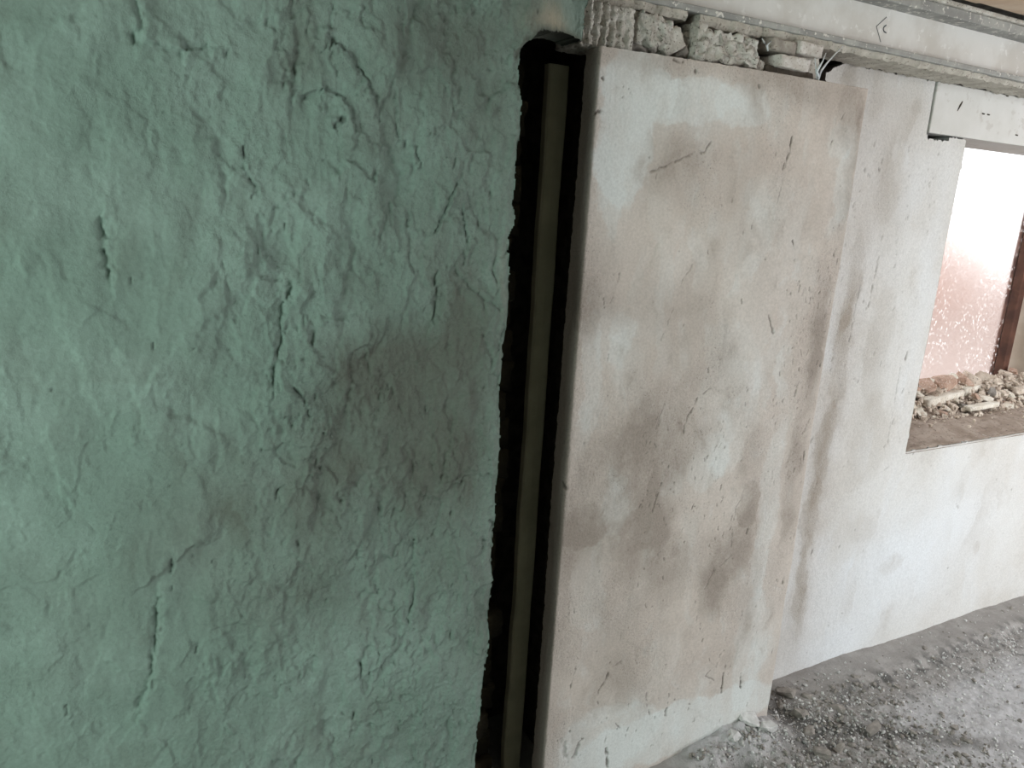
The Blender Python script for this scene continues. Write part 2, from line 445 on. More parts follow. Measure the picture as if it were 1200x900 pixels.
# ragged right-hand edge above a slot, arched head, bridging plaster up to the beam
edge_pts = [(620, 45), (612, 60), (610, 80), (614, 120), (612, 160), (606, 190), (608, 215), (604, 240), (606, 262), (598, 278), (597, 320), (594, 380), (588, 450),
            (587, 500), (584, 560), (581, 620), (580, 670), (575, 720), (568, 800), (562, 850), (559, 900)]
ep = np.array([on(a, b, y=YL) for a, b in edge_pts])[::-1]
xr = np.interp(V, ep[:, 2], ep[:, 0]) + 0.0045 * fbm(V * 60, V * 0 + 0.5, 71, 4, 0.7)
setback = (YG + 0.012 - YL) * sstep(0.65, 0.85, U)      # the bridging plaster runs back to the blocks
arch = 1.55 + 0.2262 * (YL + setback) - 0.025 * np.clip((0.705 - U) / 0.06, 0, 1.2) ** 2 - 0.008 * sstep(0.80, 0.87, U) + 0.005 * fbm(U * 60, V * 30, 17, 3)
inside = (U < xr) | ((V > arch) & (U < 0.866 + 0.010 * fbm(V * 50, V * 0, 12, 3)))
G.W[..., 0] = np.clip(G.W[..., 0] + 0.8 * np.exp(-((V - arch) / 0.010) ** 2) * (U > xr - .01), 0, 1)   # shade under the arch lip painted dark
# edges of the plaster curl away into the slot
roll = sstep(0.018, 0.0, xr - U) * (V < arch)
G.H -= 0.007 * roll
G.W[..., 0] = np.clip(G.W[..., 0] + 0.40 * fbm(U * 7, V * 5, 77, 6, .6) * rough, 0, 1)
P = np.stack([U, YL + setback - G.H, V], -1)
keep = inside[:-1, :-1] & inside[1:, 1:] & inside[1:, :-1] & inside[:-1, 1:]
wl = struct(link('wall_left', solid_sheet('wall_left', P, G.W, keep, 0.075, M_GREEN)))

# ------------------------------------------------------------------ plastered pier in the middle
prof = []
R = 0.008
ts = np.linspace(YG + 0.052, YG + R, 14)
prof += [(0.90, t, -1, 0) for t in ts]
for k in range(1, 5):
    a = k / 5 * math.pi / 2
    prof.append((0.90 + R - R * math.cos(a), YG + R - R * math.sin(a), -math.cos(a), -math.sin(a)))
prof += [(x, YG, 0, -1) for x in np.linspace(0.90 + R, 1.71 - R, 396)]
for k in range(1, 5):
    a = k / 5 * math.pi / 2
    prof.append((1.71 - R + R * math.sin(a), YG + R - R * math.cos(a), math.sin(a), -math.cos(a)))
prof += [(1.71, t, 1, 0) for t in np.linspace(YG + R, YW + 0.02, 24)]
prof = np.array(prof)
vs = axis((0.0, 0.04, 0.01), (0.04, 1.0, 0.0021))
# sheet coordinates: u = position round the profile (equal to x on the front), v = 0..1 of the height
arc = np.concatenate([[0], np.cumsum(np.hypot(*np.diff(prof[:, :2], axis=0).T))])
i0 = 18; arc = arc - arc[i0] + prof[i0, 0]
vh = axis((0.0, 1.80, 0.0022), (1.80, 1.86, 0.0018))
S = Sheet(arc, vh, YG, 0.0026, 0.0022)
U, V = S.U, S.V
S.H += 0.006 * fbm(U * 3, V * 1.6, 8, 3) + 0.0013 * fbm(U * 16, V * 9, 18, 4)
rz = sstep(0.0, 0.35, fbm(U * 4, V * 2.4, 66, 3) + 0.15)
S.H += 0.0011 * rz * fbm(U * 90, V * 40, 28, 4, 0.7)
S.scallop(160, (0.92, 1.70), (0.05, 1.84), (0.025, 0.08), 0.0011, 0.85)
S.pits(420, (0.93, 1.70), (0.05, 1.80), 0.0014, 0.016, 0.0025, 0.8, lambda u, v: 0.12 + 0.88 * float(noise(np.array([u * 5.0]), np.array([v * 3.0]), 41)[0] > 0.0))
S.pits(200, (1.10, 1.45), (0.60, 1.10), 0.0013, 0.014, 0.0025, 0.8)
S.pits(150, (1.52, 1.70), (0.80, 1.45), 0.0014, 0.020, 0.0025, 0.65)
S.pits(50, (0.93, 1.5), (0.08, 0.30), 0.0018, 0.016, 0.003, 0.7)
for pts, w, d, dirt_shade in [
    ([(833, 166), (826, 178), (812, 180), (790, 190), (762, 202)], .0022, .003, .55), ([(822, 180), (818, 195)], .0016, .002, .5),
    ([(928, 160), (926, 172), (922, 186)], .0034, .004, .85), ([(912, 170), (909, 182)], .0025, .002, .4), ([(922, 186), (916, 215), (910, 240)], .0015, .002, .4),
    ([(929, 282), (930, 291)], .0026, .003, .9), ([(697, 133), (706, 130)], .0035, .003, .9), ([(706, 91), (707, 93)], .003, .003, .9),
    ([(833, 455), (820, 465), (806, 490), (802, 505)], .0022, .003, .55), ([(775, 566), (770, 582), (764, 600)], .0020, .003, .6),
    ([(870, 583), (862, 595), (858, 620), (857, 640)], .0018, .002, .5), ([(876, 620), (874, 626)], .004, .003, .7),
    ([(857, 650), (848, 660), (836, 670), (826, 690)], .0022, .002, .4), ([(716, 778), (712, 796), (702, 812), (698, 822)], .0030, .003, .7),
    ([(675, 782), (670, 800), (669, 806)], .0026, .003, .6), ([(850, 780), (847, 795), (845, 812)], .0032, .004, .75), ([(868, 790), (868, 806)], .0035, .004, .8),
    ([(832, 785), (826, 792), (838, 798)], .002, .002, .6), ([(662, 842), (660, 850)], .004, .003, .8), ([(728, 777), (720, 782)], .004, .003, .5),
    ([(678, 875), (672, 888)], .006, .004, .5), ([(678, 872), (684, 866)], .003, .003, .7), ([(711, 878), (712, 899)], .0045, .004, .75), ([(781, 830), (779, 838)], .004, .003, .7),
    ([(659, 868), (664, 895)], .008, .003, .35), ([(722, 848), (728, 856)], .002, .002, .7), ([(757, 812), (758, 828)], .003, .002, .4),
    ([(660, 568), (664, 572)], .005, .004, .8), ([(790, 70), (800, 73)], .004, .004, .8), ([(815, 83), (815, 85)], .004, .004, .7), ([(890, 100), (890, 103)], .003, .003, .6),
    ([(726, 320), (724, 330)], .0025, .003, .8), ([(820, 300), (800, 330), (788, 365), (775, 400)], .0018, .002, .3), ([(900, 370), (905, 390)], .003, .003, .6),
    ([(780, 470), (770, 500), (762, 520)], .0018, .002, .35), ([(943, 530), (942, 545)], .003, .003, .7), ([(918, 676), (917, 684)], .0035, .003, .7)]:
    S.stroke(pts, w, d, dirt_shade)
# plaster skimmed to different tones
for a in [(735, 150, 26, 80, .8, 0, .7), (800, 118, 60, 22, .75, .1, .5), (870, 125, 30, 24, .65, .2, .5), (755, 105, 45, 22, .6), (718, 210, 14, 60, .5),
          (728, 395, 14, 30, .65, 0, .3), (722, 590, 12, 40, .65, 0, .4), (690, 430, 9, 70, .4), (790, 560, 14, 20, .3), (800, 850, 140, 38, .8),
          (720, 860, 60, 45, .5), (880, 760, 26, 90, .45), (900, 600, 16, 120, .35), (990, 215, 12, 45, .55, 0, .5), (985, 165, 16, 20, .4), (855, 470, 40, 90, .25),
          (830, 540, 28, 30, .35), (900, 330, 60, 120, .15), (690, 690, 20, 60, .25)]:
    S.blob(1, *(a if len(a) > 5 else a + (0, .6)))
for a in [(760, 70, 70, 12, .30), (900, 90, 110, 16, .45, -.12), (995, 130, 18, 40, .45), (1002, 290, 10, 70, .65), (985, 250, 10, 34, .3), (960, 250, 16, 40, .2),
          (690, 355, 16, 28, .50), (770, 355, 60, 24, .30), (790, 200, 40, 30, .3), (770, 525, 45, 70, .55), (690, 620, 26, 30, .80), (745, 620, 30, 30, .55),
          (775, 585, 20, 60, .60), (720, 540, 40, 40, .40), (877, 590, 14, 32, .65, -.2, .6), (880, 540, 16, 40, .40), (862, 650, 22, 40, .50), (835, 685, 18, 45, .55),
          (785, 665, 70, 50, .45), (740, 720, 40, 70, .25), (720, 800, 30, 40, .30), (860, 740, 24, 60, .35), (945, 470, 14, 110, .55), (958, 385, 14, 70, .45),
          (928, 570, 10, 60, .35), (800, 410, 70, 50, .22), (860, 230, 60, 60, .15), (1000, 190, 8, 60, .4), (660, 640, 16, 60, .3), (655, 720, 10, 70, .25)]:
    S.blob(0, *(a if len(a) > 5 else a + (0, .25)))
S.tones(700, (0.92, 1.70), (0.05, 1.84), (.005, .02), .22, (0, 1), .9, .05)
S.tones(420, (0.92, 1.70), (0.05, 1.84), (.012, .06), .24, (0, 1, 1), .92, .05)
mot = fbm(U * 7, V * 4.5, 88, 6, 0.65)
S.W[..., 3] = np.clip(S.W[..., 0] * 0.9 + 0.8 * rz - 0.9 * S.W[..., 1] + 0.4 * fbm(U * 8, V * 5, 58, 4), 0, 1)
S.W[..., 0] = np.clip(S.W[..., 0] * (1 + 0.9 * mot) + 0.22 * mot, 0, 1)
S.W[..., 1] = np.clip(S.W[..., 1] * (1 - 0.5 * fbm(U * 11, V * 7, 99, 4)), 0, 1)
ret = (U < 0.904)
S.W[..., 0] = np.where(ret, np.clip(S.W[..., 0] + 0.35, 0, 1), S.W[..., 0])  # return face darkened to paint in its shade
ztop = 1.853 + (U - 0.90) * 0.015 + 0.0022 * fbm(U * 40, U * 0, 4, 3)
Zc = np.minimum(V, ztop)
X = prof[None, :, 0] + prof[None, :, 2] * S.H
Y = prof[None, :, 1] + prof[None, :, 3] * S.H
Y[:, :6] += (np.linspace(1, 0, 6)[None, :]) * 0.009 * fbm(V[:, :6] * 22, V[:, :6] * 0, 3, 4, 0.7)
P = np.stack([X, Y, Zc], -1)
# the top shelf and the ragged foot
shelf = P[-1].copy(); shelf[:, 1] = np.maximum(P[-1][:, 1], YG + 0.10); shelf[:, 0] = np.clip(shelf[:, 0], 0.91, 1.70)
P = np.concatenate([P, shelf[None]], 0); Wf = np.concatenate([S.W, S.W[-1:]], 0)
nv, nu = P.shape[:2]
pier = struct(link('wall_center', mesh_np('wall_center', P.reshape(-1, 3), grid_quads(np.ones((nv - 1, nu - 1), bool)), None, M_PIER, Wf.reshape(-1, 4))))

# ------------------------------------------------------------------ wall on the right with the window opening
WX0, WX1, WZ0, WZ1 = 2.388, 3.72, 0.775, 1.80
us = axis((1.62, 2.60, 0.0032), (2.60, 3.60, 0.006), (3.60, 5.2, 0.08))
vs = axis((0.0, 1.98, 0.0034))
Q = Sheet(us, vs, YW, 0.0030, 0.0024)
U, V = Q.U, Q.V
Q.H += 0.006 * fbm(U * 2.4, V * 1.8, 14, 3) + 0.0014 * fbm(U * 13, V * 9, 24, 4)
Q.H += 0.0007 * fbm(U * 70, V * 34, 35, 3, 0.7)
Q.scallop(170, (1.8, 3.5), (0.05, 1.9), (0.03, 0.09), 0.0012, 0.8)
Q.pits(240, (1.85, 2.36), (0.75, 1.75), 0.0018, 0.022, 0.003, 0.6, lambda u, v: 0.25 + 0.75 * (noise(np.array([u * 7.0]), np.array([v * 2.0]), 61)[0] > 0))
Q.pits(70, (1.9, 3.4), (0.05, 0.9), 0.0020, 0.012, 0.003, 0.6)
for pts, w, d, dirt_shade in [([(1063, 413), (1060, 424)], .004, .004, .8), ([(1098, 92), (1096, 120), (1097, 155)], .0025, .004, .35),
                        ([(1055, 430), (1048, 470), (1040, 520)], .0025, .002, .35), ([(1012, 320), (1004, 355), (996, 400)], .003, .003, .4), ([(952, 645), (950, 652)], .004, .003, .8),
                        ([(1120, 590), (1122, 596)], .003, .002, .5), ([(1044, 545), (1036, 552)], .003, .002, .4), ([(1030, 300), (1022, 340), (1018, 360)], .0025, .003, .4)]:
    Q.stroke(pts, w, d, dirt_shade)
for a in [(1050, 680, 130, 70, .8), (1120, 600, 80, 60, .5), (980, 760, 60, 40, .9), (1085, 330, 16, 130, .5), (1070, 220, 24, 60, .4), (1040, 640, 60, 50, .4)]:
    Q.blob(1, *a)
for a in [(1000, 330, 12, 60, .45), (986, 420, 13, 70, .60), (966, 520, 14, 60, .65), (948, 610, 13, 60, .65), (936, 690, 11, 50, .6), (1040, 230, 16, 34, .30), (1030, 410, 20, 80, .25),  # soft shade along the pier step painted as a brown band
          (1048, 660, 24, 14, .20), (1010, 620, 26, 20, .18), (1016, 130, 22, 60, .30), (1072, 128, 10, 10, .4), (995, 88, 10, 14, .7), (1020, 520, 30, 60, .15), (938, 720, 8, 40, .4)]:
    Q.blob(0, *(a + (0, .3)))
Q.tones(300, (1.8, 3.4), (0.03, 1.95), (.015, .07), .22, (0, 1, 1), .85)
Q.W[..., 3] = np.clip(0.9 * Q.W[..., 0] + 0.45 * sstep(2.45, 2.1, U) + 0.5 * fbm(U * 7, V * 5, 59, 4) - .1, 0, 1)
mot = fbm(U * 6, V * 4, 58, 6, 0.65)
Q.W[..., 0] = np.clip(Q.W[..., 0] * (1 + 0.9 * mot) + 0.10 * mot, 0, 1)
top = 1.951 + 0.007 * fbm(U * 30, U * 0, 44, 4, 0.7) - 0.03 * sstep(1.80, 1.72, U) * (1 + 0.4 * noise(U * 40, U * 0, 3))
hole = (U > WX0 + 0.0025 * fbm(V * 20, V * 0, 9, 3)) & (U < WX1) & (V > WZ0 + 0.004 * fbm(U * 20, U * 0, 19, 3))
lintel_cut = (U > 2.195 + 0.002 * noise(V * 80, V * 0, 2)) & (V > 1.803 + 0.003 * noise(U * 60, U * 0, 6)) & (U < 4.1)
notch = (U > 2.20) & (U < 2.30) & (V > 1.790 + 0.006 * noise(U * 120, U * 0, 31))
inside = (V < top) & ~hole & ~lintel_cut & ~notch
inside = inside & ~((U < 1.728 + 0.006 * fbm(V * 50, V * 0, 52, 3)) & (V > 1.868))
keep = inside[:-1, :-1] & inside[1:, 1:] & inside[1:, :-1] & inside[:-1, 1:]
P = np.stack([U, YW - Q.H, V], -1)
wr = struct(link('wall_right', solid_sheet('wall_right', P, Q.W, keep, 0.06, M_WALL)))

# masonry mass behind the plaster
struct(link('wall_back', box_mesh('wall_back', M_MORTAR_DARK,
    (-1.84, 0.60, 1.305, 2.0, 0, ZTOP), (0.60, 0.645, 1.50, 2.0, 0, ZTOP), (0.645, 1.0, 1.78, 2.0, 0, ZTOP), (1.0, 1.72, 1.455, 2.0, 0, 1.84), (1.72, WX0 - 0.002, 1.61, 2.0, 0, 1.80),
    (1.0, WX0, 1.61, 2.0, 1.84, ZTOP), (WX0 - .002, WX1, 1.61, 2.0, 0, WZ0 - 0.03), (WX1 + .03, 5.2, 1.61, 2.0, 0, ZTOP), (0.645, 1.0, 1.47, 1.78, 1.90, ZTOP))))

# ------------------------------------------------------------------ dark slot between green wall and pier
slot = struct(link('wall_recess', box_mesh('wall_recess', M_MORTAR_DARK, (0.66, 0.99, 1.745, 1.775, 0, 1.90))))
def rough_block(name, mat, sx, sy, sz, cuts=4, amp=0.006, seed=0, round_=0.0, groove=0.0, freq=30, bevel=0.004):
    """a broken stone or brick: subdivided block with worn corners and a rough face, centred on its own origin"""
    bm = bmesh.new(); add_box(bm, -.5, .5, -.5, .5, -.5, .5)
    bmesh.ops.subdivide_edges(bm, edges=bm.edges[:], cuts=cuts, use_grid_fill=True)
    P = np.array([v.co[:] for v in bm.verts])
    L = np.linalg.norm(P, axis=1, keepdims=True)
    P = P * (1 - round_) + round_ * P / L * 0.56
    k = np.abs(P) * 2
    corner = np.sort(k, axis=1)[:, 1:2]
    P = P * (1 - 0.06 * np.clip(corner - 0.8, 0, 1) * 5 * 0.4)
    P = P * np.array([sx, sy, sz])
    o = seed * 3.7
    n1 = fbm(P[:, 0] * freq + o, P[:, 2] * freq + P[:, 1] * freq * .7, 3 + seed, 3, .6)
    n2 = fbm(P[:, 1] * freq + o, P[:, 0] * freq * .8 + P[:, 2] * freq, 13 + seed, 3, .6)
    n3 = fbm(P[:, 2] * freq + o, P[:, 0] * freq - P[:, 1] * freq, 23 + seed, 3, .6)
    P[:, 0] += amp * n2; P[:, 1] += amp * n1 * 1.3; P[:, 2] += amp * n3
    if groove:
        P[:, 1] += groove * np.clip(np.sin(P[:, 0] * 330 + 1.3 * n1) + 0.6 * n1, 0, 2) * (P[:, 1] < -0.2 * sy) * np.clip(0.9 - P[:, 0] / sx * 1.6, 0.15, 1.4)
    for v, p in zip(bm.verts, P): v.co = p
    return bm_mesh(name, bm, mat, True)
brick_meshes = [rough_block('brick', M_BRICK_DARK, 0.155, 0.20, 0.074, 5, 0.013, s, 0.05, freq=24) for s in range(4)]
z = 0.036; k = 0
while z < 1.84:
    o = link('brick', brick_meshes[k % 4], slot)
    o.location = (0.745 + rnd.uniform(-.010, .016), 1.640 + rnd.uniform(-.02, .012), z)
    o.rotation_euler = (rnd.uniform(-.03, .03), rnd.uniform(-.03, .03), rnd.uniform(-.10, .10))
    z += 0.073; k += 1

# narrow olive upright standing in the slot
vz = axis((0.0, 1.828, 0.02))
prof2 = [(0.857, 1.522), (0.857, 1.505), (0.861, 1.500), (0.880, 1.499), (0.902, 1.500), (0.906, 1.504), (0.906, 1.522)]
PP = np.zeros((len(vz), len(prof2), 3))
for j, (x, y) in enumerate(prof2):
    wig = (0.009 if j < 3 else 0.004) * fbm(vz * 4.5, vz * 0 + (0.3 if j < 3 else 5.3), 6, 3)
    PP[:, j, 0] = x + wig; PP[:, j, 1] = y + 0.4 * wig; PP[:, j, 2] = vz
nv, nu = PP.shape[:2]
cap = [[(nv - 1) * nu + j for j in (0, 1, 5, 6)], [(nv - 1) * nu + j for j in (1, 2, 4, 5)]]
back = [[j * nu + nu - 1, j * nu, (j + 1) * nu, (j + 1) * nu + nu - 1] for j in range(nv - 1)]
post = link('upright_post', mesh_np('upright_post', PP.reshape(-1, 3), np.concatenate([grid_quads(np.ones((nv - 1, nu - 1), bool)), np.array(cap), np.array(back)]), None, M_OLIVE, None, False))
tag(post, 'narrow olive upright post standing in the dark slot left of the pale pier', 'post')

# ------------------------------------------------------------------ broken masonry between pier top and beam: parts of the pier
def stone(name, mat, x0, x1, y0, y1, z0, z1, label=None, rot=0.0, **kw):
    o = link(name, rough_block(name, mat, x1 - x0, y1 - y0, z1 - z0, **kw), pier)
    o.location = ((x0 + x1) / 2, (y0 + y1) / 2, (z0 + z1) / 2); o.rotation_euler = (0, rot, 0)
    if label: o['label'] = label
    return o
stone('stone', M_STONE, 0.862, 0.993, 1.395, 1.50, 1.853, 1.938, 'pale broken block end with upright grooves', cuts=31, amp=0.006, seed=1, groove=0.013, freq=60)
stone('stone', M_STONE, 1.004, 1.098, 1.398, 1.48, 1.872, 1.938, 'rounded pale stone with pitted face', rot=.12, cuts=15, amp=0.013, seed=2, round_=.35, freq=50)
stone('stone', M_STONE, 1.070, 1.132, 1.402, 1.47, 1.868, 1.920, 'small split stone beside the rounded stone', rot=-.5, cuts=7, amp=0.008, seed=3, round_=.3, freq=55)
stone('stone', M_STONE, 1.155, 1.345, 1.395, 1.49, 1.864, 1.928, 'long rough pale stone', rot=-.02, cuts=23, amp=0.015, seed=4, round_=.12, freq=48)
stone('stone', M_STONE, 1.162, 1.190, 1.400, 1.46, 1.895, 1.940, 'small upright chip above the long stone', cuts=5, amp=0.005, seed=8, freq=50)
stone('stone', M_RUB_GREY, 1.122, 1.160, 1.412, 1.48, 1.864, 1.892, 'dark grey mortar lump in the gap', cuts=5, amp=0.008, seed=5, round_=.4, freq=50)
stone('stone', M_RUB_GREY, 0.990, 1.050, 1.415, 1.48, 1.862, 1.884, 'dark mortar lump under the rounded stone', cuts=5, amp=0.008, seed=6, round_=.4, freq=50)
stone('stone', M_STONE, 1.340, 1.395, 1.415, 1.48, 1.866, 1.896, 'crumbled pale stone leaning against the brick', rot=.5, cuts=6, amp=0.012, seed=7, round_=.3, freq=60)
stone('brick', M_BRICK_LIGHT, 1.405, 1.503, 1.388, 1.46, 1.876, 1.904, 'small pale brick lying flat', rot=.02, cuts=7, amp=0.004, seed=9, freq=60)
stone('brick', M_MORTAR, 1.385, 1.470, 1.405, 1.48, 1.912, 1.940, 'grey brick tucked up under the beam', rot=.04, cuts=5, amp=0.003, seed=10, freq=50)
stone('brick', M_BRICK_LIGHT, 1.472, 1.552, 1.400, 1.48, 1.915, 1.944, 'pale upper brick under the beam', rot=.03, cuts=6, amp=0.003, seed=11, freq=50)
stone('stone', M_STONE, 1.512, 1.580, 1.425, 1.50, 1.868, 1.935, 'pale mortar lump behind the hanging cord', cuts=7, amp=0.008, seed=13, round_=.3, freq=50)
link('brick', rough_block('brick', M_MORTAR_DARK, 0.16, 0.05, 0.020, 4, 0.004, 12, .1), pier).location = (1.46, 1.43, 1.869)
# mortar bed squeezed between masonry and beam: ragged, with gaps
bm = bmesh.new()
gaps = [(1.150, 1.185), (1.375, 1.392)]
def bed(x0, x1, zlo, dy):
    n = max(2, int((x1 - x0) / 0.012)); ring = []
    for i in range(n + 1):
        x = x0 + (x1 - x0) * i / n
        q = float(noise(np.array([x * 45]), np.array([zlo * 7]), 3)[0]); q2 = float(noise(np.array([x * 70]), np.array([zlo * 7 + 3]), 5)[0])
        y = 1.424 + dy + 0.006 * q; z = zlo + 0.004 * q2
        ring.append([bm.verts.new(c) for c in ((x, y, 1.9615), (x, y - .001, z + .010), (x, y + .006, z), (x, 1.53, z + .004 * q), (x, 1.53, 1.9615))])
    for a, b in zip(ring[:-1], ring[1:]):
        for j in range(5): bm.faces.new((a[j], b[j], b[(j + 1) % 5], a[(j + 1) % 5]))
    bm.faces.new(ring[0][::-1]); bm.faces.new(ring[-1])
for x0, x1, zl, dy in ((0.86, 1.150, 1.944, 0.0), (1.185, 1.376, 1.940, 0.002), (1.376, 1.60, 1.944, 0.0), (1.60, 2.20, 1.946, 0.004), (2.20, 4.0, 1.948, 0.006)):
    bed(x0, x1, zl, dy)
link('mortar_bed', bm_mesh('mortar_bed', bm, M_BED), pier)

# frayed cord hanging from the bed in front of the small brick
def tube(bm, pts, r, n=6):
    rings = []
    for i, p in enumerate(pts):
        p = Vector(p); t = (Vector(pts[min(i + 1, len(pts) - 1)]) - Vector(pts[max(i - 1, 0)])).normalized()
        a = t.orthogonal().normalized(); b = t.cross(a)
        rr = r[i] if isinstance(r, (list, tuple)) else r
        rings.append([bm.verts.new(p + rr * (math.cos(2 * math.pi * k / n) * a + math.sin(2 * math.pi * k / n) * b)) for k in range(n)])
    for A, B in zip(rings[:-1], rings[1:]):
        for k in range(n): bm.faces.new((A[k], A[(k + 1) % n], B[(k + 1) % n], B[k]))
    bm.faces.new(rings[0][::-1]); bm.faces.new(rings[-1])
def px_path(pts, y): return [tuple(on(a, b, y=y)) for a, b in pts]
bm = bmesh.new()
tube(bm, px_path([(988, 54), (978, 64), (969, 74), (962, 83), (959, 94)], 1.383), [.0012, .0018, .002, .003, .002])
tube(bm, px_path([(968, 62), (964, 72), (957, 84), (960, 91)], 1.379), [.001, .0016, .004, .003])
tube(bm, px_path([(955, 68), (956, 80), (957, 93)], 1.386), [.0012, .0016, .0014])
cord = link('cord', bm_mesh('cord', bm, M_CORD, True)); tag(cord, 'frayed whitish cord hanging beside the small pale brick under the beam', 'cord')
bm = bmesh.new()
tube(bm, px_path([(893, 45), (896, 50), (899, 54), (900, 60)], 1.392), [.001, .0024, .0028, .0012]); tube(bm, px_path([(904, 48), (900, 52), (898, 55)], 1.392), [.001, .0016, .0012])
cord2 = link('cord', bm_mesh('cord', bm, M_CORD, True)); tag(cord2, 'short forked fibre hanging over the long rough stone', 'cord')

# ------------------------------------------------------------------ steel beam along the wall head
beam = empty('steel_beam', (0.4, 1.48, 1.962), 'whitewashed steel beam running along the top of wall above the pier', 'beam')
def bpart(name, mat, *boxes, bevel=0.002):
    o = link(name, box_mesh(name, mat, *boxes, bevel=bevel), beam)
    o.location = (-0.4, -1.48, -1.962); return o
bpart('web', M_STEEL, (0.4, 4.4, 1.466, 1.490, 1.970, 2.090), bevel=0)
bpart('lower_flange', M_STEEL_DUST, (0.4, 4.4, 1.420, 1.536, 1.962, 1.9765), bevel=0.003)
bpart('upper_flange', M_STEEL_DUST, (0.4, 4.4, 1.415, 1.541, 2.079, 2.104), bevel=0.003)
bpart('mortar_ridge', M_STONE, (0.4, 4.4, 1.409, 1.545, 2.1045, 2.117), bevel=0.004)
# pencilled arrow-like mark on the web: an angle bracket and a small crescent
bm = bmesh.new()
yw = 1.4655
def flat_line(pts, w):
    L = [on(a, b, y=yw) for a, b in pts]
    for p, q in zip(L[:-1], L[1:]):
        d = (q - p) / np.linalg.norm(q - p); nrm = np.array([-d[2], 0, d[0]]) * w / 2
        f = [bm.verts.new(c) for c in (p - nrm - d * w * .3, q - nrm + d * w * .3, q + nrm + d * w * .3, p + nrm - d * w * .3)]
        bm.faces.new(f)
flat_line([(1039, 20), (1027, 31), (1032, 49)], .0022)
flat_line([(1038.5, 29.5), (1036, 31.5), (1035, 34), (1036, 37), (1038.5, 38.5)], .0034)
mk = link('pencil_mark', bm_mesh('pencil_mark', bm, M_PENCIL), beam); mk.location = (-0.4, -1.48, -1.962); mk['label'] = 'dark angle bracket and crescent mark'
for i, (a, b) in enumerate([(912, 23), (872, 12), (893, 13), (990, 16), (1142, 62), (1136, 35)]):
    pass

# ------------------------------------------------------------------ concrete lintel over the window
lt = link('window_lintel', box_mesh('window_lintel', M_LINTEL, (-0.928, 0.925, -0.10, 0.10, -0.0715, 0.0735), bevel=.003))
lt.location = (2.20 + 0.925, YW + 0.0965, 1.8765)
tag(lt, 'pale concrete lintel spanning the window at upper right', 'lintel')
bm = bmesh.new()
tube(bm, [tuple(on(a, b, y=YW - .0042)) for a, b in [(1128, 119), (1125, 124), (1122, 130)]], [.0016, .003, .001], 5)
for a, b in [(1152, 133), (1158, 134), (1180, 112), (1191, 158)]:
    tube(bm, [tuple(on(a - 1, b, y=YW - .0040)), tuple(on(a + 1.5, b + .6, y=YW - .0040))], .0022, 5)
link('chipped_spots', bm_mesh('chipped_spots', bm, M_MORTAR_DARK), lt).matrix_parent_inverse = Matrix.Translation((-lt.location.x, -lt.location.y, -lt.location.z))

# ------------------------------------------------------------------ window: sill, reveals, frame and dusty pane
YP = 1.98
win = struct(link('window_1', box_mesh('window_1', M_REVEAL, (WX1, WX1 + 0.028, YW + 0.002, 2.0, WZ0 - .02, 1.80), (WX0 - 0.03, WX0 - 0.003, 1.605, 2.0, WZ0 - .02, 1.80),
                                        (WX0 - 0.03, WX1 + 0.03, 1.742, 2.02, 1.87, 2.13))))
px0 = 3.585; 
link('frame_post', box_mesh('frame_post', M_WOOD, (3.60, 3.645, YP - 0.04, YP + 0.02, WZ0, 1.868), bevel=.004), win, label='dark red-brown wooden frame post')
link('frame_post', box_mesh('frame_post', M_WOOD, (WX0, WX0 + 0.05, YP - 0.03, YP + 0.02, WZ0, 1.868), bevel=.004), win)
link('frame_rail', box_mesh('frame_rail', M_WOOD, (WX0 + .05, 3.60, YP - 0.03, YP + 0.02, WZ0, WZ0 + 0.04), bevel=.004), win)
link('glass_pane', box_mesh('glass_pane', M_GLASS, (WX0 + .05, 3.60, YP - 0.003, YP + 0.003, WZ0 + .04, 1.868)), win, label='dusty speckled glass pane')
# sloping mortar sill
us = axis((WX0 - 0.004, 3.72, 0.006)); vs = axis((YW - 0.004, 1.93, 0.006))
U, V = np.meshgrid(us, vs)
Hs = WZ0 + 0.002 + 0.02 * sstep(1.56, 1.72, V) + 0.008 * fbm(U * 12, V * 22, 5, 4) + 0.004 * fbm(U * 60, V * 60, 9, 3)
Hs = np.where(V < YW + 0.004, WZ0 - 0.008, Hs)
link('window_sill', mesh_np('window_sill', np.stack([U, V, Hs], -1).reshape(-1, 3), grid_quads(np.ones((len(vs) - 1, len(us) - 1), bool)), None, M_SILL), win, label='rough brown mortar sill')

# ------------------------------------------------------------------ rubble heaped on the sill
def chunk_mesh(name, mat, seed, sx, sy, sz):
    r = random.Random(seed); bm = bmesh.new()
    for _ in range(18):
        v = Vector((r.gauss(0, 1), r.gauss(0, 1), r.gauss(0, 1))).normalized()
        m = max(abs(v.x), abs(v.y), abs(v.z)); v = v * (0.25 + 0.75 / m) * 0.5
        bm.verts.new((v.x * sx, v.y * sy, v.z * sz))
    bmesh.ops.convex_hull(bm, input=bm.verts[:])
    for v in [v for v in bm.verts if not v.link_faces]: bm.verts.remove(v)
    lo = min(v.co.z for v in bm.verts)
    for v in bm.verts: v.co.z -= lo
    return bm_mesh(name, bm, mat)
def heap_h(u, v):
    """height of the heap above the sill"""
    return 0.006 + 0.085 * float(sstep(1.73, 1.90, np.array(v)))
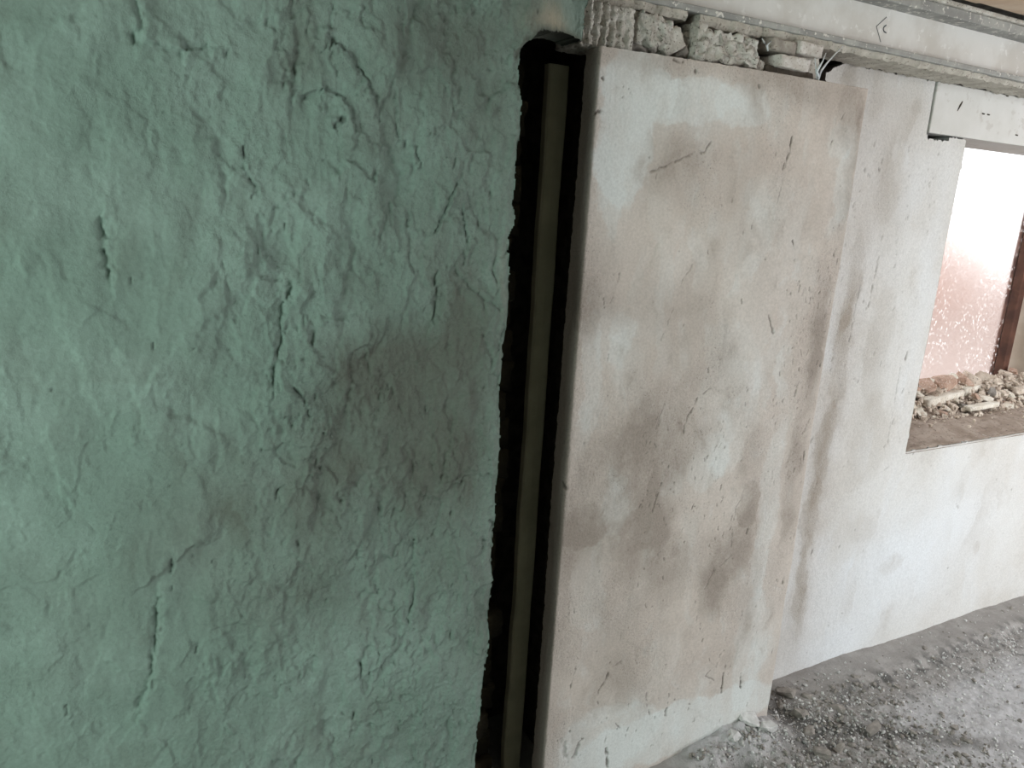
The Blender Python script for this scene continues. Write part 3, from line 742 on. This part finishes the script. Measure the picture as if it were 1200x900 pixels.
# bedded grit under the loose pieces
us = axis((WX0, 3.715, 0.012)); vs = axis((1.725, 1.945, 0.012))
U, V = np.meshgrid(us, vs)
hb = WZ0 + 0.012 + 0.070 * sstep(1.73, 1.90, V) + 0.018 * fbm(U * 26, V * 26, 7, 4, .7)
hb = np.where(V < 1.737, WZ0 + 0.008, hb)
grit = link('rubble_grit', mesh_np('rubble_grit', np.stack([U, V, hb], -1).reshape(-1, 3), grid_quads(np.ones((len(vs) - 1, len(us) - 1), bool)), None, M_SILL))
grit['kind'] = 'stuff'; tag(grit, 'loose grit and dust under the rubble on the window sill', 'grit')
COLS = [(M_RUB, 'beige plaster'), (M_RUB_PALE, 'pale plaster'), (M_RUB_RED, 'reddish brick'), (M_RUB_GREY, 'grey mortar')]
cm = {w: [chunk_mesh('rubble_chunk', m, 50 + 10 * k + s, rnd.uniform(.075, .125), rnd.uniform(.045, .07), rnd.uniform(.030, .05)) for s in range(5)] for k, (m, w) in enumerate(COLS)}
ORD = ['first', 'second', 'third', 'fourth', 'fifth', 'sixth', 'seventh', 'eighth', 'ninth', 'tenth', 'eleventh', 'twelfth', 'thirteenth', 'fourteenth', 'fifteenth', 'sixteenth', 'seventeenth', 'eighteenth', 'nineteenth', 'twentieth']
SEGS = []
def bar(name, p, q, w, h, mat, label, seed):
    p, q = Vector(p), Vector(q); d = q - p; SEGS.append((p, q, w))
    o = link(name, rough_block(name, mat, d.length, w, h, 5, 0.004, seed, 0.02, freq=40))
    o.location = (p + q) / 2
    o.rotation_euler = d.to_track_quat('X', 'Z').to_euler()
    tag(o, label, 'rubble'); return o
zb = WZ0 + 0.062
def sp(px, py, z): return tuple(on(px, py, z=z))
bar('plaster_bar', sp(1083, 472, zb), sp(1124, 461, zb + .012), .045, .034, M_RUB_PALE, 'long pale broken plaster bar lying across the sill rubble', 21)
bar('plaster_bar', sp(1126, 459, zb + .016), sp(1144, 453, zb + .024), .045, .034, M_RUB_PALE, 'short pale broken bar end-on to the long bar on the sill', 22)
bar('plaster_bar', sp(1133, 479, zb - .02), sp(1168, 473, zb - .012), .03, .020, M_RUB_PALE, 'thin pale sliver lying in front of the rubble at the sill middle', 23)
bar('plaster_bar', sp(1144, 464, zb), sp(1162, 468, zb - .01), .03, .02, M_RUB_PALE, 'thin pale splinter behind the sliver on the sill', 24)
bar('plaster_bar', sp(1073, 478, zb - .02), sp(1081, 488, zb - .035), .03, .024, M_RUB_PALE, 'pale bar stub leaning by the left jamb of the window', 25)
bar('plaster_bar', sp(1146, 452, zb + .015), sp(1170, 464, zb + .0), .035, .026, M_RUB, 'beige broken bar pointing towards the dark window post', 26)
for px, py, sc, mat, lab in [(1094, 447, 1.0, M_RUB_RED, 'large reddish lump at back left of the sill heap'), (1113, 444, .75, M_RUB_RED, 'second reddish lump at back of the sill heap, right of the largest'),
                             (1088, 436, .8, M_RUB, 'sunlit beige lump against the glass at back left of sill'), (1133, 440, .7, M_RUB, 'beige lump at back of the sill heap, left of the dark post')]:
    o = link('rubble_lump', chunk_mesh('rubble_lump', mat, int(px), .13 * sc, .09 * sc, .075 * sc)); p = on(px, py, z=WZ0 + 0.105)
    o.location = (p[0], min(p[1], 1.90), WZ0 + 0.085); o.rotation_euler = (.2, -.2, px); tag(o, lab, 'rubble')
for row, (v, cnt, where) in enumerate([(1.755, 20, 'front edge'), (1.785, 20, 'second row'), (1.815, 19, 'third row'), (1.85, 18, 'fourth row'), (1.88, 17, 'fifth row'), (1.91, 16, 'back row')]):
    placed = 0
    for k in range(cnt):
        u = WX0 + 0.05 + (k + rnd.uniform(.25, .75)) / cnt * (WX1 - WX0 - 0.11)
        vv = v + rnd.uniform(-.012, .012)
        near = False
        for p, q, w in SEGS:
            d = (q - p).xy; t = max(0, min(1, (Vector((u, vv)) - p.xy).dot(d) / d.dot(d)))
            near |= (Vector((u, vv)) - p.xy - t * d).length < w * .5 + .004
        if near: continue
        wts = [4, 4, 1, 1] if row < 2 else ([3, 2, 5, 1] if u < 3.0 else [4, 3, 1, 2])
        w = rnd.choices([c[1] for c in COLS], wts)[0]
        o = link('rubble_chunk', rnd.choice(cm[w]))
        s = rnd.uniform(.32, .6) if row < 2 else rnd.uniform(.45, .8)
        o.scale = (s, s, s); o.location = (u, vv, WZ0 + heap_h(u, vv) + 0.002 + (0.018 if row > 1 and rnd.random() < .5 else 0))
        o.rotation_euler = (rnd.gauss(0, .3), rnd.gauss(0, .3), rnd.uniform(0, 6.28))
        tag(o, '%s chunk, %s from the left jamb along the %s of the sill rubble' % (w, ORD[placed], where), 'rubble', 'loose chunks heaped on the window sill')
        placed += 1
# ------------------------------------------------------------------ floor
us = axis((-2.6, 1.15, 0.08), (1.15, 3.7, 0.0058), (3.7, 5.3, 0.08))
vs = axis((-2.2, 0.62, 0.08), (0.62, 1.60, 0.0058), (1.60, 2.0, 0.08))
U, V = np.meshgrid(us, vs)
H = 0.010 * fbm(U * 3, V * 3, 2, 3) - 0.004
W = np.zeros(U.shape + (4,))
bound = 1.405 + 0.030 * fbm(U * 6, U * 0, 5, 3) - 0.10 * sstep(2.15, 1.85, U)
band = sstep(-0.02, 0.02, V - bound)                     # smooth mortar strip along the wall
gr = 1 - band
H += band * 0.014 + gr * ((0.010 + 0.010 * sstep(2.3, 1.9, U)) * fbm(U * 28, V * 28, 6, 4, .65) + 0.006 * np.abs(fbm(U * 70, V * 70, 16, 3, .6)))
H += band * 0.003 * fbm(U * 30, V * 30, 26, 4)
pale = sstep(0.04, 0.16, bound - V - 0.02 + 0.07 * fbm(U * 7, V * 7, 36, 4)) * sstep(1.75, 2.25, U + 0.25 * fbm(U * 4, V * 4, 29, 3))
W[..., 1] = pale * (0.75 + 0.5 * fbm(U * 30, V * 30, 46, 4, .7))
crumb = sstep(0.05, 0.30, fbm(U * 22, V * 22, 56, 4, .7)) * gr * (1 - pale * .75)
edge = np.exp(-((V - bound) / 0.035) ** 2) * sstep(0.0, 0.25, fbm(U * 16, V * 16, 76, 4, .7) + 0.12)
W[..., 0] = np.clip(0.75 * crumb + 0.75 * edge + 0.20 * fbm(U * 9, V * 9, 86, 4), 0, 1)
# mound of fallen plaster at the foot of the pier, with a dark hollow in front
mound = np.exp(-(((U - 1.60) / 0.13) ** 2 + ((V - 1.375) / 0.10) ** 2))
mound2 = np.exp(-(((U - 1.43) / 0.09) ** 2 + ((V - 1.345) / 0.07) ** 2))
H += (0.055 * mound + 0.03 * mound2) * (1 + 0.5 * fbm(U * 24, V * 24, 66, 4, .7))
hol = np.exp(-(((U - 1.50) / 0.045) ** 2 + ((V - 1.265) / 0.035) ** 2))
H -= 0.060 * hol + 0.022 * np.exp(-(((U - 1.79) / 0.06) ** 2 + ((V - 1.41) / 0.07) ** 2)); W[..., 0] = np.clip(W[..., 0] + 0.8 * hol, 0, 1)  # shade inside the hollow painted dark
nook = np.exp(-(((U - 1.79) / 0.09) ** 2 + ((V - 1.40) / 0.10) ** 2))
W[..., 0] = np.clip(W[..., 0] + 1.0 * nook * (1 + .6 * fbm(U * 30, V * 30, 17, 3)), 0, 1)  # crevice shade beside the pier foot painted dark
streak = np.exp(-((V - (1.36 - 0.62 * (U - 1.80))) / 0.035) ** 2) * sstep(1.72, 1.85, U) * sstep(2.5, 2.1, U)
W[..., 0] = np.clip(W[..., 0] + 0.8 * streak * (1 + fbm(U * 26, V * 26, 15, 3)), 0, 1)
W[..., 0] *= 1 - 0.8 * np.clip(mound * 1.3 + mound2, 0, 1) * (1 - hol)
W[..., 1] = np.clip(W[..., 1] + 0.9 * np.clip(mound * 1.3 + mound2, 0, 1) * (1 - hol) * (1 + fbm(U * 20, V * 20, 19, 3)), 0, 1) * (1 - 0.8 * np.clip(streak, 0, 1))
floor = struct(link('floor', mesh_np('floor', np.stack([U, V, H], -1).reshape(-1, 3), grid_quads(np.ones((len(vs) - 1, len(us) - 1), bool)), None, M_FLOOR, W.reshape(-1, 4))))
def floor_h(x, y):
    i = min(np.searchsorted(us, x), len(us) - 1); j = min(np.searchsorted(vs, y), len(vs) - 1)
    return float(H[j, i])
# gravel and plaster crumbs: thousands, one piece of stuff
def scatter(name, n, smin, smax, mat, label, rule, X=(1.35, 3.5), Y=(0.75, 1.52), hf=floor_h):
    r = random.Random(hash(len(name)) % 97 + n); verts = []; tris = []
    ico = bmesh.new(); bmesh.ops.create_icosphere(ico, subdivisions=1, radius=1)
    iv = np.array([v.co[:] for v in ico.verts]); it = np.array([[v.index for v in f.verts] for f in ico.faces]); ico.free()
    c = 0; g = np.random.default_rng(n)
    while c < n:
        x, y = r.uniform(*X), r.uniform(*Y)
        if 1.515 < y < 1.54 or (x < 1.73 and y > 1.35) or r.random() > rule(x, y): continue
        s = smin * (smax / smin) ** (r.random() ** 2)
        p = iv * (1 + g.uniform(-.5, .5, (len(iv), 1))) * s * g.uniform(.6, 1.2, 3) + np.array([x, y, hf(x, y) + s * .25])
        verts.append(p); tris.append(it + c * len(iv)); c += 1
    o = link(name, mesh_np(name, np.concatenate(verts), np.zeros((0, 4), int), np.concatenate(tris), mat, None, False))
    o['kind'] = 'stuff'; tag(o, label, 'gravel' if 'sill' not in name else 'crumbs')
scatter('pale_crumbs', 9000, .0010, .0055, M_CRUMB, 'pale plaster crumbs strewn over the rough floor', lambda x, y: 0.08 if y > 1.41 and x > 1.9 else 1.0)
scatter('grey_gravel', 2200, .002, .010, M_RUB_GREY, 'grey mortar gravel strewn over the rough floor', lambda x, y: 0.1 if y > 1.43 and x > 1.9 else (1.0 if x < 2.3 else .08))
scatter('nook_rubble', 2600, .0015, .0075, M_NOOK, 'whitish plaster rubble strewn round the foot of the pier', lambda x, y: 1.0 if y < 1.42 else .3, (1.40, 2.15), (0.85, 1.50))
scatter('sill_crumbs', 1800, .002, .012, M_RUB, 'beige plaster crumbs scattered between and before the chunks on the window sill', lambda x, y: float(sstep(1.66, 1.76, np.array(y))) ** 2 + .02,
        (WX0 + .01, WX1 - .02), (1.60, 1.93), lambda x, y: WZ0 + 0.018 + heap_h(x, y))
# larger clods one could pick up
clods = [(980, 829, .060, .030, 'g', 'dark elongated mortar clod on the floor right of the pier'), (1024, 851, .075, .032, 'g', 'longest dark clod on the open floor, furthest from the wall'),
         (947, 817, .045, .026, 'g', 'dark clod lying close to the foot of the right wall'), (921, 815, .070, .045, 'g', 'big dark lump in the nook beside the pier foot'),
         (937, 836, .06, .04, 'g', 'dark lump in front of the nook at the pier foot'), (948, 856, .05, .03, 'g', 'grey clod below the nook beside the pier'),
         (875, 862, .07, .05, 'p', 'pale plaster lump piled against the pier foot'), (897, 868, .055, .04, 'p', 'pale plaster lump at the right end of the pier foot'),
         (858, 878, .05, .035, 'p', 'pale lump beside the dark hollow at the pier foot'), (1003, 795, .035, .02, 'g', 'small dark chip on the mortar strip by the wall'),
         (1157, 744, .035, .02, 'g', 'small dark chip at far right on the mortar strip'), (965, 880, .06, .035, 'g', 'grey clod near the bottom edge right of the pale lumps'),
         (985, 872, .045, .03, 'g', 'grey clod left of the pale dusty floor area')]
for i, (a, b, L, w, c, lab) in enumerate(clods):
    p = on(a, b, z=0.01)
    o = link('clod', chunk_mesh('clod', M_RUB_GREY if c == 'g' else M_CRUMB, 200 + i, L, w, w * .8))
    o.location = (p[0], p[1], floor_h(p[0], p[1]) - 0.010); o.rotation_euler = (0, 0, rnd.uniform(-.9, .3))
    tag(o, lab, 'rubble')

# ------------------------------------------------------------------ ceiling of clay tiles, rest of the room
ceil = struct(link('ceiling', box_mesh('ceiling', M_MORTAR, (-2.7, 2.7, -2.3, 2.05, 2.165, 2.25), (4.0, 5.3, -2.3, 2.05, 2.165, 2.25), (2.7, 4.0, -2.3, -0.75, 2.165, 2.25), (2.7, 4.0, 0.45, 2.05, 2.165, 2.25))))  # roof hole added to go with the overhead fill
tm = box_mesh('ceiling_tile', M_TILE, (-.098, .098, -.195, .195, -.022, .022), bevel=.004)
for i in range(16):
    for j in range(2 if 1.0 + i * 0.2 > 2.5 else 3):
        o = link('ceiling_tile', tm, ceil); o.location = (1.0 + i * 0.2, 1.205 - j * 0.40, 2.143 + rnd.uniform(-.002, .002))
struct(link('wall_front', box_mesh('wall_front', M_BACK, 
                                          (-1.84, 3.2, -2.1, -1.95, 0, 2.165), (3.2, 4.6, -2.1, -1.95, 2.05, 2.165), (4.6, 5.2, -2.1, -1.95, 0, 2.165))))
struct(link('wall_side', box_mesh('wall_side', M_BACK, (-1.84, -1.70, -2.1, -0.35, 0, 2.165), (-1.84, -1.70, 0.65, 1.40, 0, 2.165), (-1.84, -1.70, -0.35, 0.65, 0, 0.70), (-1.84, -1.70, -0.35, 0.65, 1.80, 2.165))))
struct(link('wall_end', box_mesh('wall_end', M_BACK, (5.2, 5.35, -2.1, 2.0, 0, 2.165))))

# ------------------------------------------------------------------ outdoors beyond the dusty window
struct(link('ground', box_mesh('ground', M_GROUND, (-6, 40, 2.3, 40, -0.3, -0.2))))
house = empty('house', (13.2, 9.0, -0.2), 'blurred reddish building seen beyond the dusty window glass', 'building')
bm = bmesh.new(); add_box(bm, -4.2, 2.2, 0, 5, 0, 1.6)
link('house_wall', bm_mesh('house_wall', bm, M_TERRA), house)
bm = bmesh.new()
vv = [bm.verts.new(c) for c in ((-4.5, -.3, 1.55), (2.4, -.3, 1.55), (2.4, 5.3, 1.55), (-4.5, 5.3, 1.55), (-4.5, 2.5, 2.3), (2.4, 2.5, 2.3))]
for f in ((0, 1, 5, 4), (2, 3, 4, 5), (1, 2, 5), (3, 0, 4), (3, 2, 1, 0)): bm.faces.new([vv[i] for i in f])
link('house_roof', bm_mesh('house_roof', bm, M_TERRA), house)
